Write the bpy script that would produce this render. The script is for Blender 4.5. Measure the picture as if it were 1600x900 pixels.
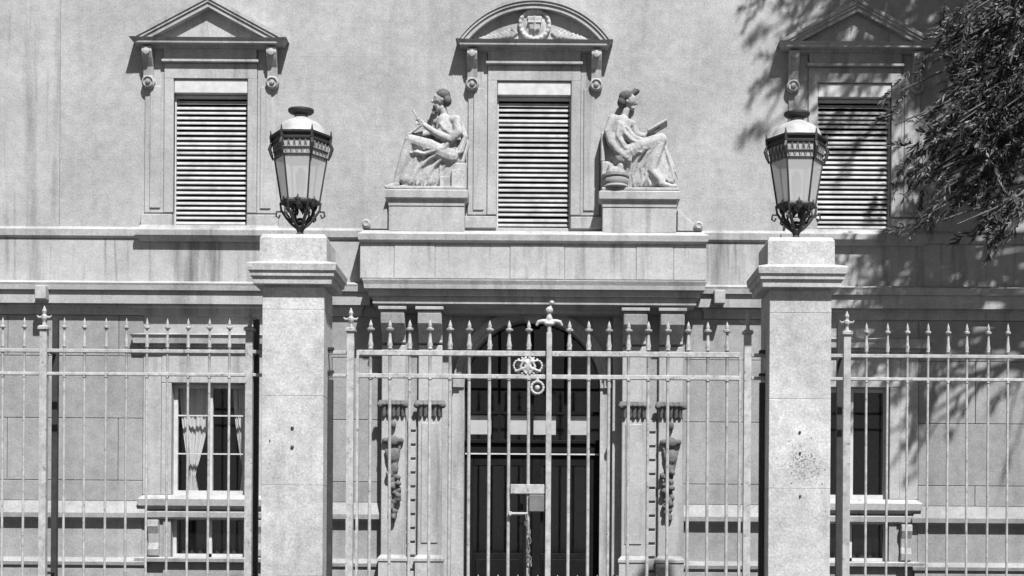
import bpy, bmesh, math, random
from mathutils import Vector, Matrix
for o in list(bpy.data.objects): bpy.data.objects.remove(o)
R = math.radians
sc = bpy.context.scene
# ------------------------------------------------------------------ camera, sky, sun, exposure
CAM_Z, CAM_D, F = 1.6, 23.0, 2413.0          # eye height, metres to the facade, focal length in 1600-wide pixels
cam_d = bpy.data.cameras.new('camera'); cam = bpy.data.objects.new('camera', cam_d); sc.collection.objects.link(cam)
cam.location = (0, -CAM_D, CAM_Z)
cam.rotation_euler = (R(90), 0, 0)
cam.rotation_euler = (Matrix.Rotation(R(90), 4, 'X') @ Matrix.Rotation(R(0.38), 4, 'Z')).to_euler()
cam_d.sensor_width = 36; cam_d.lens = 36 * F / 1600
cam_d.shift_x = -45 / 1600; cam_d.shift_y = 400 / 1600
cam_d.clip_end = 2000; sc.camera = cam
SUN_EL, SUN_AZ = R(55), R(22)                 # azimuth measured to the right of the facade's normal
w = bpy.data.worlds.new('World'); sc.world = w; w.use_nodes = True
nt = w.node_tree; nt.nodes.clear()
sky = nt.nodes.new('ShaderNodeTexSky'); sky.sky_type = 'NISHITA'; sky.sun_disc = False
sky.sun_elevation = SUN_EL
sky.air_density = .8; sky.dust_density = .4
bw = nt.nodes.new('ShaderNodeRGBToBW'); bg = nt.nodes.new('ShaderNodeBackground'); out = nt.nodes.new('ShaderNodeOutputWorld')
bg.inputs[1].default_value = 0.05
nt.links.new(sky.outputs[0], bw.inputs[0]); nt.links.new(bw.outputs[0], bg.inputs[0]); nt.links.new(bg.outputs[0], out.inputs[0])
sv = Vector((math.sin(SUN_AZ) * math.cos(SUN_EL), -math.cos(SUN_AZ) * math.cos(SUN_EL), math.sin(SUN_EL)))  # towards the sun
sky.sun_rotation = math.atan2(sv.x, sv.y)
sl = bpy.data.lights.new('sun', 'SUN'); sl.energy = 5.0; sl.angle = R(1.2)
so = bpy.data.objects.new('sun', sl); sc.collection.objects.link(so); so.rotation_euler = sv.to_track_quat('Z', 'Y').to_euler()
so.location = sv * 60
vs = sc.view_settings; vs.view_transform = 'Standard'; vs.look = 'None'; vs.exposure = 0.82; vs.gamma = 1.0; vs.use_curve_mapping = False
sc.render.engine = 'CYCLES'
random.seed(7)

# ------------------------------------------------------------------ measures: a point on a plane `p` metres in front of the facade
def fx(px, p=0.0): return (px - 845) * (CAM_D - p) / F
def fz(py, p=0.0): return CAM_Z + (850 - py) * (CAM_D - p) / F
FY = -4.0                                      # railing plane
def gx(px): return fx(px, 4.0)
def gz(py): return fz(py, 4.0)

# ------------------------------------------------------------------ materials (all neutral: a black and white place)
def newmat(name):
    m = bpy.data.materials.new(name); m.use_nodes = True
    return m, m.node_tree, m.node_tree.nodes['Principled BSDF']
def noise(t, vec, scale, detail=4, rough=.55, sx=None):
    n = t.nodes.new('ShaderNodeTexNoise'); n.inputs['Scale'].default_value = scale; n.inputs['Detail'].default_value = detail
    n.inputs['Roughness'].default_value = rough
    if sx:
        mp = t.nodes.new('ShaderNodeMapping'); mp.inputs['Scale'].default_value = sx
        t.links.new(vec, mp.inputs[0]); vec = mp.outputs[0]
    t.links.new(vec, n.inputs['Vector']); return n.outputs[0]
def remap(t, v, a, b, c, d):
    n = t.nodes.new('ShaderNodeMapRange'); n.clamp = True
    for i, q in enumerate((a, b, c, d)): n.inputs[i + 1].default_value = q
    t.links.new(v, n.inputs[0]); return n.outputs[0]
def mul(t, a, b, op='MULTIPLY'):
    n = t.nodes.new('ShaderNodeMath'); n.operation = op
    for i, q in enumerate((a, b)):
        if isinstance(q, (int, float)): n.inputs[i].default_value = q
        else: t.links.new(q, n.inputs[i])
    return n.outputs[0]
def stone(name, col, streak=.25, big=.2, fine=.18, spots=.0, joints=False, perobj=.0, bump=.25, patch=None):
    m, t, b = newmat(name)
    g = t.nodes.new('ShaderNodeNewGeometry'); v = g.outputs['Position']
    f = remap(t, noise(t, v, .9, 5), .3, .72, 1 - big, 1 + big * .6)
    f = mul(t, f, remap(t, noise(t, v, 38, 3, .7), .3, .7, 1 - fine, 1 + fine))
    f = mul(t, f, remap(t, noise(t, v, 7, 5, .65), .3, .7, 1 - fine * .7, 1 + fine * .7))
    st = noise(t, v, 1.0, 5, .6, (3.2, 3.2, .28))
    f = mul(t, f, remap(t, st, .52, .78, 1, 1 - streak))
    f = mul(t, f, remap(t, noise(t, v, 1.0, 6, .65, (9, 9, .4)), .58, .74, 1, 1 - streak * .7))
    if spots:
        sp = noise(t, v, 3.1, 6, .7); f = mul(t, f, remap(t, sp, .6, .72, 1, 1 - spots))
    if joints:
        br = t.nodes.new('ShaderNodeTexBrick'); br.inputs['Scale'].default_value = 1
        br.inputs['Brick Width'].default_value = 1.25; br.inputs['Row Height'].default_value = .52
        br.inputs['Mortar Size'].default_value = .005; br.inputs['Mortar Smooth'].default_value = .5
        br.inputs['Color1'].default_value = (1, 1, 1, 1); br.inputs['Color2'].default_value = (.97, .97, .97, 1); br.inputs['Mortar'].default_value = (.88, .88, .88, 1)
        sx = t.nodes.new('ShaderNodeSeparateXYZ'); cx = t.nodes.new('ShaderNodeCombineXYZ')
        t.links.new(v, sx.inputs[0]); t.links.new(sx.outputs[0], cx.inputs[0]); t.links.new(sx.outputs[2], cx.inputs[1])
        t.links.new(cx.outputs[0], br.inputs['Vector'])
        s = t.nodes.new('ShaderNodeSeparateColor'); t.links.new(br.outputs[0], s.inputs[0]); f = mul(t, f, s.outputs[0])
    if patch:                                                    # a lichen stain of its own, round one point
        d = t.nodes.new('ShaderNodeVectorMath'); d.operation = 'DISTANCE'; t.links.new(v, d.inputs[0]); d.inputs[1].default_value = patch[:3]
        k = mul(t, remap(t, d.outputs['Value'], patch[3] * .25, patch[3], 1, 0), remap(t, noise(t, v, 34, 5, .75), .44, .58, 0, 1))
        f = mul(t, f, remap(t, k, 0, 1, 1, .5))
    if perobj:
        oi = t.nodes.new('ShaderNodeObjectInfo'); f = mul(t, f, remap(t, oi.outputs['Random'], 0, 1, 1 - perobj, 1 + perobj))
    f = mul(t, f, col)
    t.links.new(f, b.inputs['Base Color']); b.inputs['Roughness'].default_value = .9
    b.inputs['Specular IOR Level'].default_value = .25
    bp = t.nodes.new('ShaderNodeBump'); bp.inputs['Strength'].default_value = bump; bp.inputs['Distance'].default_value = .02
    t.links.new(noise(t, v, 24, 6, .7), bp.inputs['Height']); t.links.new(bp.outputs[0], b.inputs['Normal'])
    return m
def paint(name, col, rough=.45, metal=0., var=.15, scale=9, perobj=0., chips=0.):
    m, t, b = newmat(name)
    g = t.nodes.new('ShaderNodeNewGeometry'); v = g.outputs['Position']
    f = mul(t, remap(t, noise(t, v, scale, 5, .65), .3, .7, 1 - var, 1 + var), col)
    if perobj:
        oi = t.nodes.new('ShaderNodeObjectInfo'); f = mul(t, f, remap(t, oi.outputs['Random'], 0, 1, 1 - perobj, 1 + perobj))
    if chips: f = mul(t, f, remap(t, noise(t, v, 16, 6, .75), .58, .64, 1, 1 - chips))
    t.links.new(f, b.inputs['Base Color']); b.inputs['Roughness'].default_value = rough; b.inputs['Metallic'].default_value = metal
    bp = t.nodes.new('ShaderNodeBump'); bp.inputs['Strength'].default_value = .12; bp.inputs['Distance'].default_value = .01
    t.links.new(noise(t, v, 40, 4), bp.inputs['Height']); t.links.new(bp.outputs[0], b.inputs['Normal'])
    return m
def glassmat(name, tint, gloss=.12, rough=.03, transl=0.):
    m, t, b = newmat(name); t.nodes.remove(b); o = t.nodes['Material Output']
    tr = t.nodes.new('ShaderNodeBsdfTransparent'); tr.inputs[0].default_value = (tint, tint, tint, 1)
    gl = t.nodes.new('ShaderNodeBsdfGlossy'); gl.inputs['Roughness'].default_value = rough
    mx = t.nodes.new('ShaderNodeMixShader')
    lw = t.nodes.new('ShaderNodeLayerWeight'); lw.inputs[0].default_value = .5      # reflectance the same from both sides of the pane
    t.links.new(mul(t, mul(t, mul(t, lw.outputs['Facing'], 5, 'POWER'), .7), gloss, 'ADD'), mx.inputs[0])
    src = tr.outputs[0]
    if transl:
        tl = t.nodes.new('ShaderNodeBsdfTranslucent'); tl.inputs[0].default_value = (.9, .9, .9, 1)
        df = t.nodes.new('ShaderNodeBsdfDiffuse'); df.inputs[0].default_value = (.8, .8, .8, 1)
        m1 = t.nodes.new('ShaderNodeMixShader'); m1.inputs[0].default_value = .7
        t.links.new(tl.outputs[0], m1.inputs[1]); t.links.new(df.outputs[0], m1.inputs[2])
        m2 = t.nodes.new('ShaderNodeMixShader'); m2.inputs[0].default_value = transl
        t.links.new(src, m2.inputs[1]); t.links.new(m1.outputs[0], m2.inputs[2]); src = m2.outputs[0]
    t.links.new(src, mx.inputs[1]); t.links.new(gl.outputs[0], mx.inputs[2]); t.links.new(mx.outputs[0], o.inputs[0])
    return m
M = {}
M['wall'] = stone('wall_render', .34, streak=.16, big=.2, fine=.2, spots=.16, joints=True)
M['course'] = stone('ashlar', .26, streak=.22, big=.2, fine=.18, perobj=.06)
M['trim'] = stone('dressed_stone', .345, streak=.5, big=.2, fine=.16)
M['attic'] = stone('streaked_stone', .35, streak=.8, big=.15, fine=.14)
M['pier'] = stone('pier_stone', .41, streak=.2, big=.22, fine=.24, perobj=.05, spots=.12, patch=(3.16, -4.372, 2.56, .3))
M['statue'] = stone('weathered_statue_stone', .36, streak=.5, big=.3, fine=.25, spots=.55)
M['iron'] = paint('painted_iron', .32, .65, 0, .3, 12, .08, .55)
M['dark_iron'] = paint('dark_iron', .025, .6, .0, .4)
M['grey_iron'] = paint('grey_iron', .12, .6, .0, .3)
M['dark_carving'] = stone('dark_spotted_carving', .12, .3, .3, .3, spots=.6)  # darker, spotted stone tone for the capitals and hanging trophies
M['hair'] = stone('dark_hair_stone', .1, .3, .3, .3, spots=.4)  # statue hair, a much darker tone than the figures
M['zinc'] = paint('pale_zinc', .34, .5, 0, .2)
M['shutter'] = paint('shutter_paint', .34, .8, 0, .3, 5, .16, .2)
M['frame'] = paint('white_joinery', .45, .6, 0, .15)
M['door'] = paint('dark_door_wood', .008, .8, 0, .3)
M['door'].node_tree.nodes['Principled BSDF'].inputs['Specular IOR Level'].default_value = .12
M['curtain'] = paint('curtain_cloth', .75, .9, 0, .06)
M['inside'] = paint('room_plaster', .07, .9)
M['glass'] = glassmat('window_glass', .85, .03)
M['lamp_glass'] = glassmat('lantern_glass', .97, .05, .05, .6)
M['roof'] = paint('roof_slate', .09, .7, 0, .3)
M['ground'] = stone('garden_ground', .045, .1, .3, .3)
M['pave'] = stone('paving', .12, .1, .2, .2)
M['asphalt'] = stone('asphalt', .055, .1, .2, .3)
M['bark'] = stone('bark', .09, .3, .3, .3, bump=.8)
M['rust'] = paint('rusty_metal', .05, .7, 0, .5, 20)
M['blemish'] = paint('lichen', .14, .95, 0, .4, 30)
def leafmat():
    m, t, b = newmat('needles')
    oi = t.nodes.new('ShaderNodeNewGeometry')
    f = remap(t, oi.outputs['Random Per Island'], 0, 1, .02, .07)
    t.links.new(f, b.inputs['Base Color']); b.inputs['Roughness'].default_value = .55
    return m
M['leaf'] = leafmat()

# ------------------------------------------------------------------ helpers
COL = sc.collection
class MB:
    def __init__(s): s.v = []; s.f = []
    def add(s, vs, fs):
        n = len(s.v); s.v += [tuple(v) for v in vs]; s.f += [tuple(i + n for i in f) for f in fs]
    def box(s, x0, x1, y0, y1, z0, z1):
        s.add([(x0, y0, z0), (x1, y0, z0), (x1, y1, z0), (x0, y1, z0), (x0, y0, z1), (x1, y0, z1), (x1, y1, z1), (x0, y1, z1)],
              [(0, 3, 2, 1), (4, 5, 6, 7), (0, 1, 5, 4), (1, 2, 6, 5), (2, 3, 7, 6), (3, 0, 4, 7)]); return s
    def rings(s, x0, x1, y0, y1, prof, back=True):
        """stack of rectangles: x0..x1, y0 (front)..y1 widened by p at height z"""
        vs = []
        for p, z in prof:
            q = p if back else 0
            vs += [(x0 - p, y0 - p, z), (x1 + p, y0 - p, z), (x1 + p, y1 + q, z), (x0 - p, y1 + q, z)]
        fs = [(3, 2, 1, 0)]
        for k in range(len(prof) - 1):
            for i in range(4):
                a, b = k * 4 + i, k * 4 + (i + 1) % 4; fs.append((a, b, b + 4, a + 4))
        n = (len(prof) - 1) * 4; fs.append((n, n + 1, n + 2, n + 3)); s.add(vs, fs); return s
    def band(s, outer, inner, y0, y1):
        """strip between two xz polylines, from y0 (front) to y1"""
        n = len(outer); vs = []
        for y in (y0, y1):
            for a, b in zip(outer, inner): vs += [(a[0], y, a[1]), (b[0], y, b[1])]
        fs = []; B = 2 * n
        for i in range(n - 1):
            a = 2 * i
            fs += [(a, a + 1, a + 3, a + 2), (B + a, B + a + 2, B + a + 3, B + a + 1), (a, a + 2, B + a + 2, B + a), (a + 1, B + a + 1, B + a + 3, a + 3)]
        e = 2 * n - 2; fs += [(0, B, B + 1, 1), (e, e + 1, B + e + 1, B + e)]
        s.add(vs, fs); return s
    def prism(s, poly, axis, a0, a1):
        """polygon extruded: axis 'x' takes (y,z) points, 'y' takes (x,z), 'z' takes (x,y)"""
        n = len(poly); vs = []
        for a in (a0, a1):
            for p, q in poly: vs.append((a, p, q) if axis == 'x' else (p, a, q) if axis == 'y' else (p, q, a))
        fs = [tuple(range(n)), tuple(range(2 * n - 1, n - 1, -1))]
        for i in range(n): j = (i + 1) % n; fs.append((i, i + n, j + n, j))
        s.add(vs, fs); return s
    def lathe(s, c, prof, n=16, rot=0., axis='z'):
        vs = []; fs = []
        for r, h in prof:
            for i in range(n):
                a = rot + 2 * math.pi * i / n; u, v = r * math.cos(a), r * math.sin(a)
                vs.append((c[0] + u, c[1] + v, c[2] + h) if axis == 'z' else (c[0] + u, c[1] - h, c[2] + v))
        for k in range(len(prof) - 1):
            for i in range(n):
                j = (i + 1) % n; fs.append((k * n + i, k * n + j, k * n + n + j, k * n + n + i))
        fs.append(tuple(range(n - 1, -1, -1))); m = (len(prof) - 1) * n; fs.append(tuple(range(m, m + n)))
        s.add(vs, fs); return s
    def tube(s, pts, rad, n=6):
        pts = [Vector(p) for p in pts]; vs = []; fs = []
        rad = rad if isinstance(rad, (list, tuple)) else [rad] * len(pts)
        for i, p in enumerate(pts):
            d = (pts[min(i + 1, len(pts) - 1)] - pts[max(i - 1, 0)]).normalized()
            u = d.cross(Vector((.13, .97, .21))).normalized(); w = d.cross(u)
            for k in range(n):
                a = 2 * math.pi * k / n; vs.append(p + (u * math.cos(a) + w * math.sin(a)) * rad[i])
        for i in range(len(pts) - 1):
            for k in range(n):
                j = (k + 1) % n; fs.append((i * n + k, i * n + j, i * n + n + j, i * n + n + k))
        fs.append(tuple(range(n - 1, -1, -1))); m = (len(pts) - 1) * n; fs.append(tuple(range(m, m + n)))
        s.add(vs, fs); return s
    def build(s, name, mat, parent=None, smooth=False, bevel=0):
        me = bpy.data.meshes.new(name); me.from_pydata(s.v, [], s.f)
        bm = bmesh.new(); bm.from_mesh(me); bmesh.ops.recalc_face_normals(bm, faces=bm.faces)
        if bevel:
            bmesh.ops.bevel(bm, geom=[e for e in bm.edges if len(e.link_faces) == 2 and e.calc_face_angle() > .6], offset=bevel, segments=1, affect='EDGES')
        bm.to_mesh(me); bm.free()
        return link(name, me, mat, parent, smooth)
def link(name, me, mat, parent=None, smooth=False):
    if not me.materials: me.materials.append(mat)
    if smooth:
        for p in me.polygons: p.use_smooth = True
        if smooth != 'all': me.set_sharp_from_angle(angle=R(42))
    o = bpy.data.objects.new(name, me); COL.objects.link(o)
    if parent:
        o.parent = parent; o.location = -TOP(parent)
    return o
def TOP(o):                                    # meshes are written in world space; parts sit at minus the empty's place
    t = Vector((0, 0, 0))
    while o: t += o.location; o = o.parent
    return t
def thing(name, label, cat, loc=(0, 0, 0), group=None):
    o = bpy.data.objects.new(name, None); COL.objects.link(o); o.location = loc; o.empty_display_size = .2
    o['label'] = label; o['category'] = cat
    if group: o['group'] = group
    return o
def struct(o): o['kind'] = 'structure'; return o
_u = bmesh.new(); bmesh.ops.create_icosphere(_u, subdivisions=2, radius=1)
UV = [v.co.copy() for v in _u.verts]; UF = [[v.index for v in f.verts] for f in _u.faces]; _u.free()
class Blob:
    """carved form: ellipsoids and tapered limbs fused into one continuous skin"""
    def __init__(s): s.v = []; s.f = []
    def ball(s, c, r, rot=None):
        r = (r, r, r) if isinstance(r, (int, float)) else r
        n = len(s.v); c = Vector(c); D = Matrix.Diagonal(r); D = rot @ D if rot else D
        s.v += [tuple(c + D @ u) for u in UV]; s.f += [[i + n for i in f] for f in UF]; return s
    def limb(s, a, b, ra, rb):
        a, b = Vector(a), Vector(b); d = b - a; n = max(2, int(d.length / (min(ra, rb) * .45)) + 1)
        for i in range(n + 1): s.ball(a.lerp(b, i / n), ra + (rb - ra) * i / n)
        return s
    def chain(s, pts, rs):
        for i in range(len(pts) - 1): s.limb(pts[i], pts[i + 1], rs[i], rs[i + 1])
        return s
    def fill(s, A, B, C, D, r, n=15, m=15):
        for i in range(n + 1):
            for k in range(m + 1): s.ball(A.lerp(B, i / n).lerp(C.lerp(D, i / n), k / m), r)
        return s
    def build(s, name, mat, parent, voxel=.02, smooth=2):
        me = bpy.data.meshes.new(name); me.from_pydata(s.v, [], s.f)
        t = bpy.data.objects.new('tmp', me); COL.objects.link(t)
        r = t.modifiers.new('r', 'REMESH'); r.mode = 'VOXEL'; r.voxel_size = voxel
        if smooth: q = t.modifiers.new('s', 'SMOOTH'); q.iterations = smooth; q.factor = .5
        dg = bpy.context.evaluated_depsgraph_get(); dg.update()
        m2 = bpy.data.meshes.new_from_object(t.evaluated_get(dg)); m2.name = name
        bpy.data.objects.remove(t); bpy.data.meshes.remove(me)
        m2.materials.clear()
        return link(name, m2, mat, parent, 'all')

# ------------------------------------------------------------------ ground, street
struct(MB().box(-400, 400, -400, 400, -.5, -.15).build('ground', M['ground']))
struct(MB().box(-60, 60, -30, -8.0, -.3, -.12).build('road', M['asphalt']))
struct(MB().box(-60, 60, -7.85, -3.5, -.3, .0).build('pavement', M['pave']))
struct(MB().box(-60, 60, -8.0, -7.852, -.3, .005).build('kerb', M['pier']))
struct(MB().box(-60, 60, -3.498, 12, -.3, -.01).build('garden_ground', M['ground']))
struct(MB().box(-1.6, 1.6, -3.49, -.3, -.2, .0).build('garden_path', M['pave']))

# ------------------------------------------------------------------ the building
AX = fx(830)                                   # the facade's axis
WX = [fx(325.5), AX, fx(1330)]                 # window axes
H = thing('mansion', 'pale stone mansion facade with shuttered pedimented windows and an arched doorway behind the railings', 'building', (AX, 0, 0))
X0, X1, ZT = -9.6, 9.4, 12.6
HW = .55                                       # half width of a window
UZ0, UZ1 = fz(357), fz(149)
GZ0, GZ1 = fz(778), fz(603)
BZ0, BZ1 = fz(874), fz(816)
DR = 107 / 105.0; DSP = fz(603, .15)           # door: radius, springing height
DOOR_Z = .96
def wall_sheet():
    holes = [(x - HW, x + HW, UZ0, UZ1) for x in WX]
    for x in (WX[0], WX[2]): holes += [(x - HW, x + HW, GZ0, GZ1), (x - HW, x + HW, BZ0, BZ1)]
    holes.append((AX - 1.2, AX + 1.2, DOOR_Z, fz(480)))
    xs = sorted({X0, X1} | {q for h in holes for q in h[:2]}); zs = sorted({-.2, ZT} | {q for h in holes for q in h[2:]})
    b = MB()
    for i in range(len(xs) - 1):
        for k in range(len(zs) - 1):
            cx, cz = (xs[i] + xs[i + 1]) / 2, (zs[k] + zs[k + 1]) / 2
            if any(h[0] < cx < h[1] and h[2] < cz < h[3] for h in holes): continue
            b.add([(xs[i], 0, zs[k]), (xs[i + 1], 0, zs[k]), (xs[i + 1], 0, zs[k + 1]), (xs[i], 0, zs[k + 1])], [(0, 1, 2, 3)])
    for x0, x1, z0, z1 in holes:
        D = .32
        c = [(x0, z0), (x1, z0), (x1, z1), (x0, z1)]
        for i in range(4):
            a, e = c[i], c[(i + 1) % 4]
            b.add([(a[0], 0, a[1]), (e[0], 0, e[1]), (e[0], D, e[1]), (a[0], D, a[1])], [(0, 1, 2, 3)])
    bm_fix = b
    me = bpy.data.meshes.new('wall'); me.from_pydata(b.v, [], b.f); return link('wall', me, M['wall'], H)
wall_sheet()
# the other three walls, inner floors and roof
b = MB(); b.box(X0, X0 + .4, .33, 9, -.2, ZT); b.box(X1 - .4, X1, .33, 9, -.2, ZT); b.box(X0 + .4, X1 - .4, 8.6, 9, -.2, ZT)
b.build('outer_wall', M['wall'], H)
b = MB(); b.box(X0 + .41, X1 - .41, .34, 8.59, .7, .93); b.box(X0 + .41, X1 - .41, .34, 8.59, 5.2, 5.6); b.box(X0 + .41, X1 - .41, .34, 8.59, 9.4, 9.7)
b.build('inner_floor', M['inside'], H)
b = MB(); b.rings(X0, X1, 0, 9, [(.0, ZT), (.12, ZT + .05), (.12, ZT + .2), (.4, ZT + .35), (.45, ZT + .55), (0, ZT + .6)]); b.build('eaves_cornice', M['trim'], H)
b = MB(); b.rings(X0, X1, 0, 9, [(.35, ZT + .58), (-3.2, ZT + 2.6)]); b.build('roof', M['roof'], H)
# corner strip at the left end of the upper floor
b = MB(); b.box(fx(-120), fx(90), -.03, .02, fz(360), ZT); b.build('corner_strip', M['trim'], H)

# ---- upper windows: surround, pediment, consoles, louvred shutter
def upper_window(cx, kind):
    e = MB()
    z_l = fz(104)                                                # lintel top
    for s in (-1, 1):
        a, c = sorted((cx + s * HW, cx + s * .69)); e.box(a, c, -.055, .05, fz(337), z_l - .13)
        a, c = sorted((cx + s * .692, cx + s * .98)); e.box(a, c, -.03, .04, fz(337), fz(80))
        a, c = sorted((cx + s * .74, cx + s * .90)); e.box(a, c, -.05, .04, fz(330), fz(140))
    e.box(cx - .69, cx + .69, -.057, .05, fz(128), z_l)
    e.box(cx - .72, cx + .72, -.12, .05, z_l + .002, z_l + .05)
    sr = e.build('window_surround', M['trim'], H, bevel=.008)
    for s in (-1, 1):
        a, c = sorted((cx + s * (HW + .002), cx + s * 1.02)); MB().box(a, c, -.09, .04, fz(358, .05), fz(339, .05)).build('architrave_foot', M['trim'], H, bevel=.01)
    MB().box(cx - .685, cx + .685, -.1, .05, z_l + .052, fz(80)).build('frieze', M['trim'], H)
    MB().box(cx - HW + .004, cx + HW - .004, -.03, .2, fz(150), fz(128) - .004).build('blind_box', M['frame'], H, bevel=.01)
    for s in (-1, 1):                                            # consoles with a rosette
        k = cx + s * .92; zt, zb = fz(77, .15), fz(128, .1)
        pts = [(-.035, zt), (-.2, zt), (-.205, zt - .08), (-.17, zt - .16), (-.1, zt - .28), (-.085, zt - .4), (-.1, zb), (-.035, zb - .02)]
        cb = MB().prism(pts, 'x', k - .075, k + .075).build('console', M['trim'], H, bevel=.008)
        MB().lathe((k, -.03, fz(133, .05)), [(.1, 0), (.1, .06), (.075, .085), (.06, .06), (.04, .06), (.03, .1), (.01, .11)], 12, axis='y').build('rosette', M['trim'], cb, True)
        MB().lathe((k, -.206, zt - .08), [(.05, -.02), (.05, .02), (.02, .03)], 10, axis='y').build('boss', M['trim'], cb, True)
    hw = 1.1
    zb = fz(78, .2); zc = fz(64, .2)
    p = MB(); p.rings(cx - hw + .2, cx + hw - .2, -.05, .02, [(.0, zb), (.07, zb + .02), (.08, zb + .045), (.2, zb + .06), (.205, zc - .03), (.235, zc)], back=False)
    pd = p.build('pediment', M['trim'], H)
    if kind == 'tri':
        za = fz(-2, .2); w0 = hw + .06
        sl = (za - zc) / w0
        def chev(t0, t1):                                        # chevron between offsets below the outer slope
            return [(cx - w0 + t0 * .0, zc - 0), (cx, za), (cx + w0, zc)], t0, t1
        def layer(t0, t1, yf):
            k = math.hypot(1, sl)
            o = [(cx - w0 + (t0 * k / sl if t0 else 0), zc + .0), (cx, za - t0 * k), (cx + w0 - (t0 * k / sl if t0 else 0), zc + .0)]
            i = [(cx - w0 + t1 * k / sl, zc + .0), (cx, za - t1 * k), (cx + w0 - t1 * k / sl, zc + .0)]
            MB().band(o, i, yf, .02).build('raking_moulding', M['trim'], pd)
        layer(0, .05, -.3); layer(.0502, .09, -.283); layer(.0902, .15, -.262)
        k = math.hypot(1, sl); t = .152 * k
        MB().prism([(cx - w0 + t / sl, zc + .004), (cx + w0 - t / sl, zc + .004), (cx, za - t)], 'y', -.15, .02).build('tympanum', M['trim'], pd)
    else:
        za = fz(-1, .2); w0 = hw + .06; h = za - zc; r = (w0 * w0 + h * h) / (2 * h); cz = za - r
        def arc(t):
            rr = r - t; a1 = math.acos(max(-1, min(1, (zc - cz) / rr)))
            return [(cx + rr * math.sin(a), cz + rr * math.cos(a)) for a in [(-1 + 2 * i / 28) * a1 for i in range(29)]]
        for t0, t1, yf in ((0, .05, -.3), (.0502, .09, -.283), (.0902, .15, -.262)):
            MB().band(arc(t0), arc(t1), yf, .02).build('curved_moulding', M['trim'], pd)
        a = arc(.152); MB().prism(a, 'y', -.15, .02).build('tympanum', M['trim'], pd)
        # shield in a wreath and the carved sprays beside it
        g = Blob(); zs = fz(38, .2)
        for i in range(40):
            q = 2 * math.pi * i / 40; g.ball((cx + .215 * math.cos(q), -.18, zs + .215 * math.sin(q)), (.034, .034 + .012 * (i % 2), .034))
        g.ball((cx, -.15, zs), (.2, .06, .2))
        g.build('wreath', M['statue'], pd, .012, 1)
        g = Blob()
        g.fill(Vector((cx - .085, -.2, zs + .09)), Vector((cx + .085, -.2, zs + .09)), Vector((cx - .05, -.2, zs - .07)), Vector((cx + .05, -.2, zs - .07)), .032, 8, 8)
        g.limb((cx, -.2, zs - .07), (cx, -.2, zs - .13), .034, .012); g.limb((cx, -.235, zs + .11), (cx, -.235, zs - .11), .012, .008); g.limb((cx - .1, -.235, zs + .02), (cx + .1, -.235, zs + .02), .012, .012)
        g.build('shield', M['trim'], pd, .01, 1)
        for s in (-1, 1):
            g = Blob()
            for k in range(9):                                    # overlapping laurel leaves
                x0_, z0_ = .27 + .06 * k, -.12 - .012 * k
                for e in (-1, 1): g.limb((cx + s * x0_, -.16, zs + z0_), (cx + s * (x0_ + .07), -.17, zs + z0_ + e * (.075 - .006 * k)), .026, .012)
            g.limb((cx + s * .25, -.15, zs - .12), (cx + s * .82, -.15, zs - .22), .02, .012)
            g.build('carved_spray', M['statue'], pd, .014, 1)
    # louvred shutter
    sh = MB()
    sh.box(cx - HW + .002, cx - HW + .022, .05, .11, UZ0 + .002, fz(151)); sh.box(cx + HW - .022, cx + HW - .002, .05, .11, UZ0 + .002, fz(151))
    sh.box(cx - HW + .022, cx + HW - .022, .06, .1, UZ0 + .002, UZ0 + .02); sh.box(cx - HW + .022, cx + HW - .022, .06, .1, fz(156), fz(151))
    sp = sh.build('louvred_shutter', M['frame'], H)
    n = 25; top = fz(158); bot = UZ0 + .03; pit = (top - bot) / n
    sm = None
    for i in range(n):
        z = bot + pit * (i + .5)
        if sm is None:
            c = .04; a = R(34)                                 # tilted slats, outer edge low
            q = MB(); dy, dz = math.cos(a) * c, math.sin(a) * c
            th = .005
            q.prism([(.085 - dy * .62, -dz * 1.0 - th), (.085 + dy * .5, dz), (.085 + dy * .5 , dz + 2 * th), (.085 - dy * .62, -dz * 1.0 + th * 2)], 'x', cx - HW + .024, cx + HW - .024)
            o = q.build('slat', M['shutter'], sp); sm = o; o.location.z += z
        else:
            o = sm.copy(); COL.objects.link(o); o.location.z = -TOP(sp).z + z
        o.location.z += random.gauss(0, .0045)
for i, x in enumerate(WX): upper_window(x, 'arc' if i == 1 else 'tri')

# ---- sill string course, attic band and main cornice, either side of the centre
CL, CR = fx(560, .3), fx(1100, .3)             # central block
def string(x0, x1, y, prof, name, mat='trim'):
    b = MB(); b.rings(x0, x1, y, .02, prof, back=False); return b.build(name, M[mat], H)
for s in (0, 1):
    a, c = ((X0, CL - .001), (CR + .001, X1))[s]; cx = WX[0] if s == 0 else WX[2]
    string(a, c, -.02, [(0, fz(378)), (.03, fz(376)), (.05, fz(374)), (.055, fz(364)), (.02, fz(360)), (0, fz(359))], 'string_course')
    string(cx - 1.02, cx + 1.02, -.09, [(0, fz(382)), (.04, fz(378)), (.07, fz(374)), (.075, fz(366)), (.02, fz(361)), (0, fz(357))], 'window_sill')
    string(a, c, -.03, [(0, fz(449)), (0, fz(378.4))], 'attic_band', 'attic')
    string(a, c, -.05, [(0, fz(497)), (0, fz(486.5)), (.03, fz(484)), (.035, fz(480)), (.13, fz(478, .2)), (.135, fz(458, .2)), (.18, fz(457.5, .2)), (.19, fz(450, .2)), (.2, fz(447, .2)), (0, fz(444))], 'main_cornice')
    for k in range(2):
        q = (fx(72), fx(1125))[s]
    MB().box((fx(72) if s == 0 else fx(1118)) - .08, (fx(72) if s == 0 else fx(1118)) + .08, -.36, -.0, fz(478), fz(457)).build('cornice_block', M['trim'], H, bevel=.01)
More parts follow.
